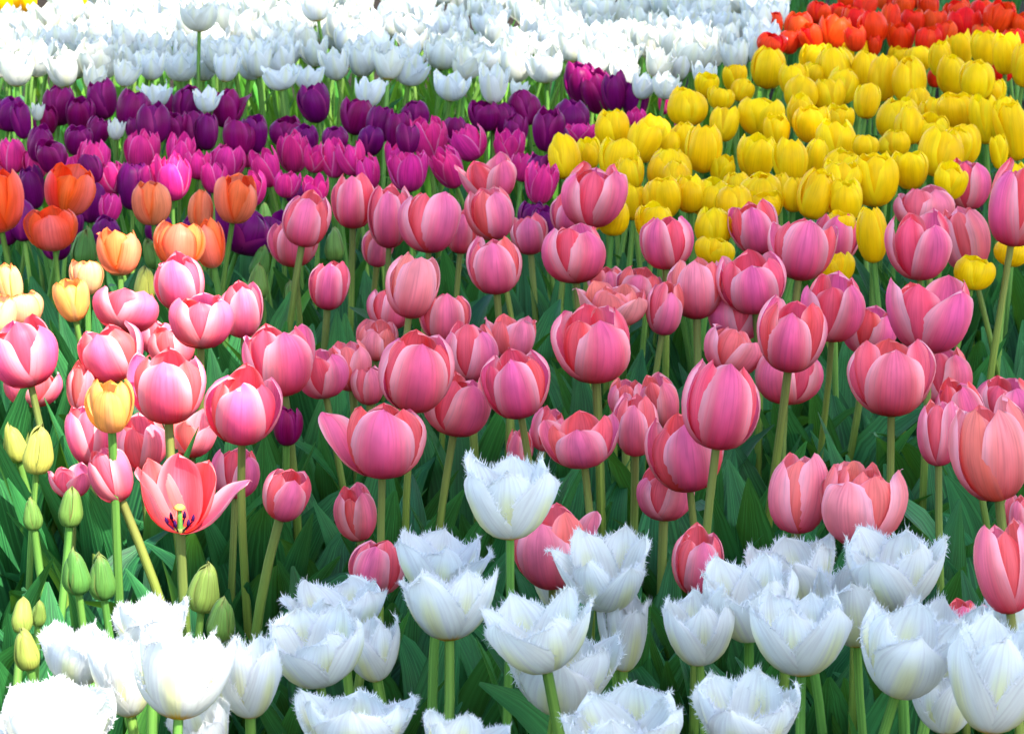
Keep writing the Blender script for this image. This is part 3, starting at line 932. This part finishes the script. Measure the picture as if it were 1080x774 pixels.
# ------------------------------------------------------------------ far white bed
WH = [(18, 76, 38, 34), (70, 76, 36, 36), (98, 82, 32, 30), (130, 78, 34, 30), (160, 70, 36, 32), (165, 100, 36, 30), (197, 60, 38, 38), (237, 72, 32, 32),
      (262, 70, 36, 32), (302, 56, 38, 32), (297, 82, 46, 30), (324, 82, 38, 30), (356, 68, 36, 36), (382, 66, 34, 34), (388, 98, 36, 34),
      (430, 75, 46, 34), (474, 92, 46, 32), (465, 58, 42, 34), (542, 58, 34, 32), (520, 90, 32, 42), (576, 72, 42, 34), (586, 22, 42, 40),
      (710, 40, 36, 36), (700, 92, 34, 28), (690, 66, 34, 36), (752, 56, 34, 36), (776, 62, 34, 38), (742, 78, 32, 30), (218, 106, 34, 28),
      (40, 116, 16, 26), (122, 138, 20, 22), (545, 96, 24, 24), (640, 62, 36, 32), (620, 66, 36, 32), (655, 80, 36, 30), (675, 92, 30, 28),
      (716, 70, 34, 32), (957, 18, 12, 18)]
for (x, y, w, h) in WH:
    tulip('white_tulip', x, y, w, h, float(rng.choice([1.7, 2.0, 2.2])), look='white tulip', dz=0)
tulip('white_tulip', 210, 19, 42, 32, 1.7, dz=.08, lean=3, label='lone white tulip standing tall on a bare stem above the far white bed')
tulip('white_tulip', 336, 9, 32, 30, 1.0, dz=.07, label='second tall white tulip standing above the far white bed on a thin stem')
pts = [(x, y) for x, y, _, _ in WH]
tries = 0
while tries < 6000 and len(pts) < 240:
    tries += 1
    x, y = rng.uniform(-25, 830), -14 + 84 * rng.random() ** 1.15
    if x > 824 - y * .4 or (y > 60 and x > 690) or (x < 52 and y < 17):
        continue
    s = .35 + .65 * (y + 342) / 420
    if min(((x - a) / 22) ** 2 + ((y - b) / 8.0) ** 2 for a, b in pts) < s:
        continue
    pts.append((x, y))
    w = 42 * (y + 342) / 410 * rng.uniform(.88, 1.12)
    tulip('white_tulip', x, y, w, w * rng.uniform(.76, .95), float(rng.choice([1.6, 2.0, 2.2])), look='white tulip')

# ------------------------------------------------------------------ leaves nobody could count
lv, lf_, lu = [], [], []
n = 0
for i in range(2500):
    px_, py_ = rng.uniform(-60, 1140), rng.uniform(20, 900)
    wide_blade = 1900 <= i < 2020
    if wide_blade:
        px_, py_ = rng.uniform(-40, 400), rng.uniform(560, 760)
    elif i >= 2020:
        px_, py_ = rng.choice([rng.uniform(-380, -40), rng.uniform(1120, 1460)]), rng.uniform(120, 900)
    elif i < 200:
        px_, py_ = rng.uniform(740, 1140), rng.uniform(-25, 40)
    elif py_ < 95 and px_ > 820:
        continue
    P, d = at(px_, py_, .12 if wide_blade else .18)
    if P.y > 7.8 and i >= 200:
        continue
    slim = P.y > 4.6
    V, Fc, U = leaf_arrays(50000 + i, rng.uniform(.34, .43) if wide_blade else rng.uniform(.24, .37), rng.uniform(.034, .048) if wide_blade else rng.uniform(.010, .018) if slim else rng.uniform(.024, .044), .22 if wide_blade else .5)
    a = rng.uniform(0, 6.28)
    ca, sa = math.cos(a), math.sin(a)
    W_ = np.stack([V[:, 0] * ca - V[:, 1] * sa + P.x, V[:, 0] * sa + V[:, 1] * ca + P.y, V[:, 2]], -1)
    lv.append(W_)
    lu.append(U)
    lf_ += [tuple(q + n for q in f) for f in Fc]
    n += len(W_)
me = mesh_from('tulip_leaves', np.vstack(lv), lf_, np.vstack(lu), M['leaf'])
o = link('tulip_leaves', me)
o['kind'] = 'stuff'
o['label'] = 'dense mass of green tulip leaves filling the beds between the stems'
o['category'] = 'leaves'

# ------------------------------------------------------------------ the tree whose crown shades the beds (it stands behind the viewer)
def lit_zone(x, y):
    """Sunlit patches of the beds, as pixels of the photograph (the crown has gaps there)."""
    mott = math.sin(x * .047 + y * .03) + math.sin(x * .026 - y * .07 + 1) + math.sin(x * .08 + 2 + y * .05)
    if 330 < x and 250 < y < 720 and mott > 1.55:
        return True
    if mott < -1.9 and y < 62:
        return False
    if x < 335 + 18 * math.sin(y * .03) - max(0, 300 - y) * .3 and 255 < y:
        return True
    if 148 < y < 204 and x < 570 and mott > -.3:
        return True
    if y > 738 and 290 < x < 740:
        return True
    if y < 62 and x < 830:
        if ((x - 665) / 60) ** 2 + ((y - 22) / 18) ** 2 < 1 or ((x - 770) / 45) ** 2 + ((y - 38) / 20) ** 2 < 1:
            return False
        return True
    if y < 95 and (x < 135 or 500 < x < 730):
        return True
    if 560 < x < 1090 and 50 < y < 260 and math.sin(x * .11 + y * .07) + math.sin(x * .05 - y * .16 + 1) + math.sin(x * .19 + 2 + y * .05) > .6:
        return True
    for (a, b, r) in ((431, 300, 40), (375, 380, 36), (650, 315, 40), (910, 525, 50), (1060, 470, 50), (1060, 600, 50), (680, 140, 40), (690, 170, 30),
                      (1030, 60, 40), (860, 62, 40), (150, 165, 30), (190, 185, 30), (60, 200, 40), (960, 170, 30), (880, 30, 40), (200, 250, 40), (110, 275, 60),
                      (270, 180, 30), (840, 165, 26), (1000, 245, 30), (480, 175, 30)):
        if ((x - a) / r) ** 2 + ((y - b) / r * 1.6) ** 2 < 1:
            return True
    return False


tree = bpy.data.objects.new('shade_tree', None)
COL.objects.link(tree)
TB = Vector((4.6, -1.6, 0))
tree.location = TB
tree['label'] = 'broad leafy tree overhanging the tulip beds from behind the viewer'
tree['category'] = 'tree'
tv, tf, tu = [], [], []
cnt = 0
limb_ends = []
for i in range(52000):
    px_, py_ = rng.uniform(-160, 1250), rng.uniform(-180, 880)
    if py_ < -40 and px_ < 780:
        continue
    if lit_zone(px_, py_):
        continue
    if i % 3 and py_ > 300:
        pass
    P, d = at(px_, py_, .44)
    t = 4.6 + 2.4 * rng.random()
    C = P + SUN * t + Vector(rng.normal(0, .03, 3))
    # keep optical depth even over the ground although pixels crowd the near beds
    if rng.random() > (d / 7.2) ** 2.2 * 1.0 + .08:
        continue
    s = rng.uniform(.042, .068) * (1.6 if py_ < -20 else 1)
    nrm = (SUN + Vector(rng.normal(0, .6, 3))).normalized()
    a = nrm.orthogonal().normalized()
    a = Matrix.Rotation(rng.uniform(0, 6.28), 3, nrm) @ a
    b = nrm.cross(a)
    C = C - TB
    tv += [C - a * s * 1.5, C - a * s * .3 + b * s * .75, C + a * s * 1.5, C - a * s * .3 - b * s * .75]
    tu += [(.5, 0), (0, .5), (.5, 1), (1, .5)]
    tf.append((cnt, cnt + 1, cnt + 2, cnt + 3))
    cnt += 4
    if len(tf) % 260 == 1:
        limb_ends.append(C)
link('crown', mesh_from('crown', tv, tf, tu, M['treeleaf'], smooth=False), tree)
tp = [Vector((0, 0, -.1)), Vector((.05, .1, 1)), Vector((-.1, .3, 2.2)), Vector((-.3, .6, 3.2)), Vector((-.6, 1.0, 4.0))]
vs, fs, uv = tube(tp, [.24, .19, .16, .13, .10], 12)
trunk = link('trunk', mesh_from('trunk', vs, fs, uv, M['bark']), tree)
for e in limb_ends[:26]:
    s = tp[3].lerp(tp[4], rng.random())
    m1 = s.lerp(e, .5) + Vector((0, 0, .25))
    vs, fs, uv = tube([s, s.lerp(m1, .5) + Vector((0, 0, .08)), m1, m1.lerp(e, .6) + Vector((0, 0, .06)), e], [.045, .035, .025, .015, .006], 6)
    link('branch', mesh_from('branch', vs, fs, uv, M['bark']), trunk)
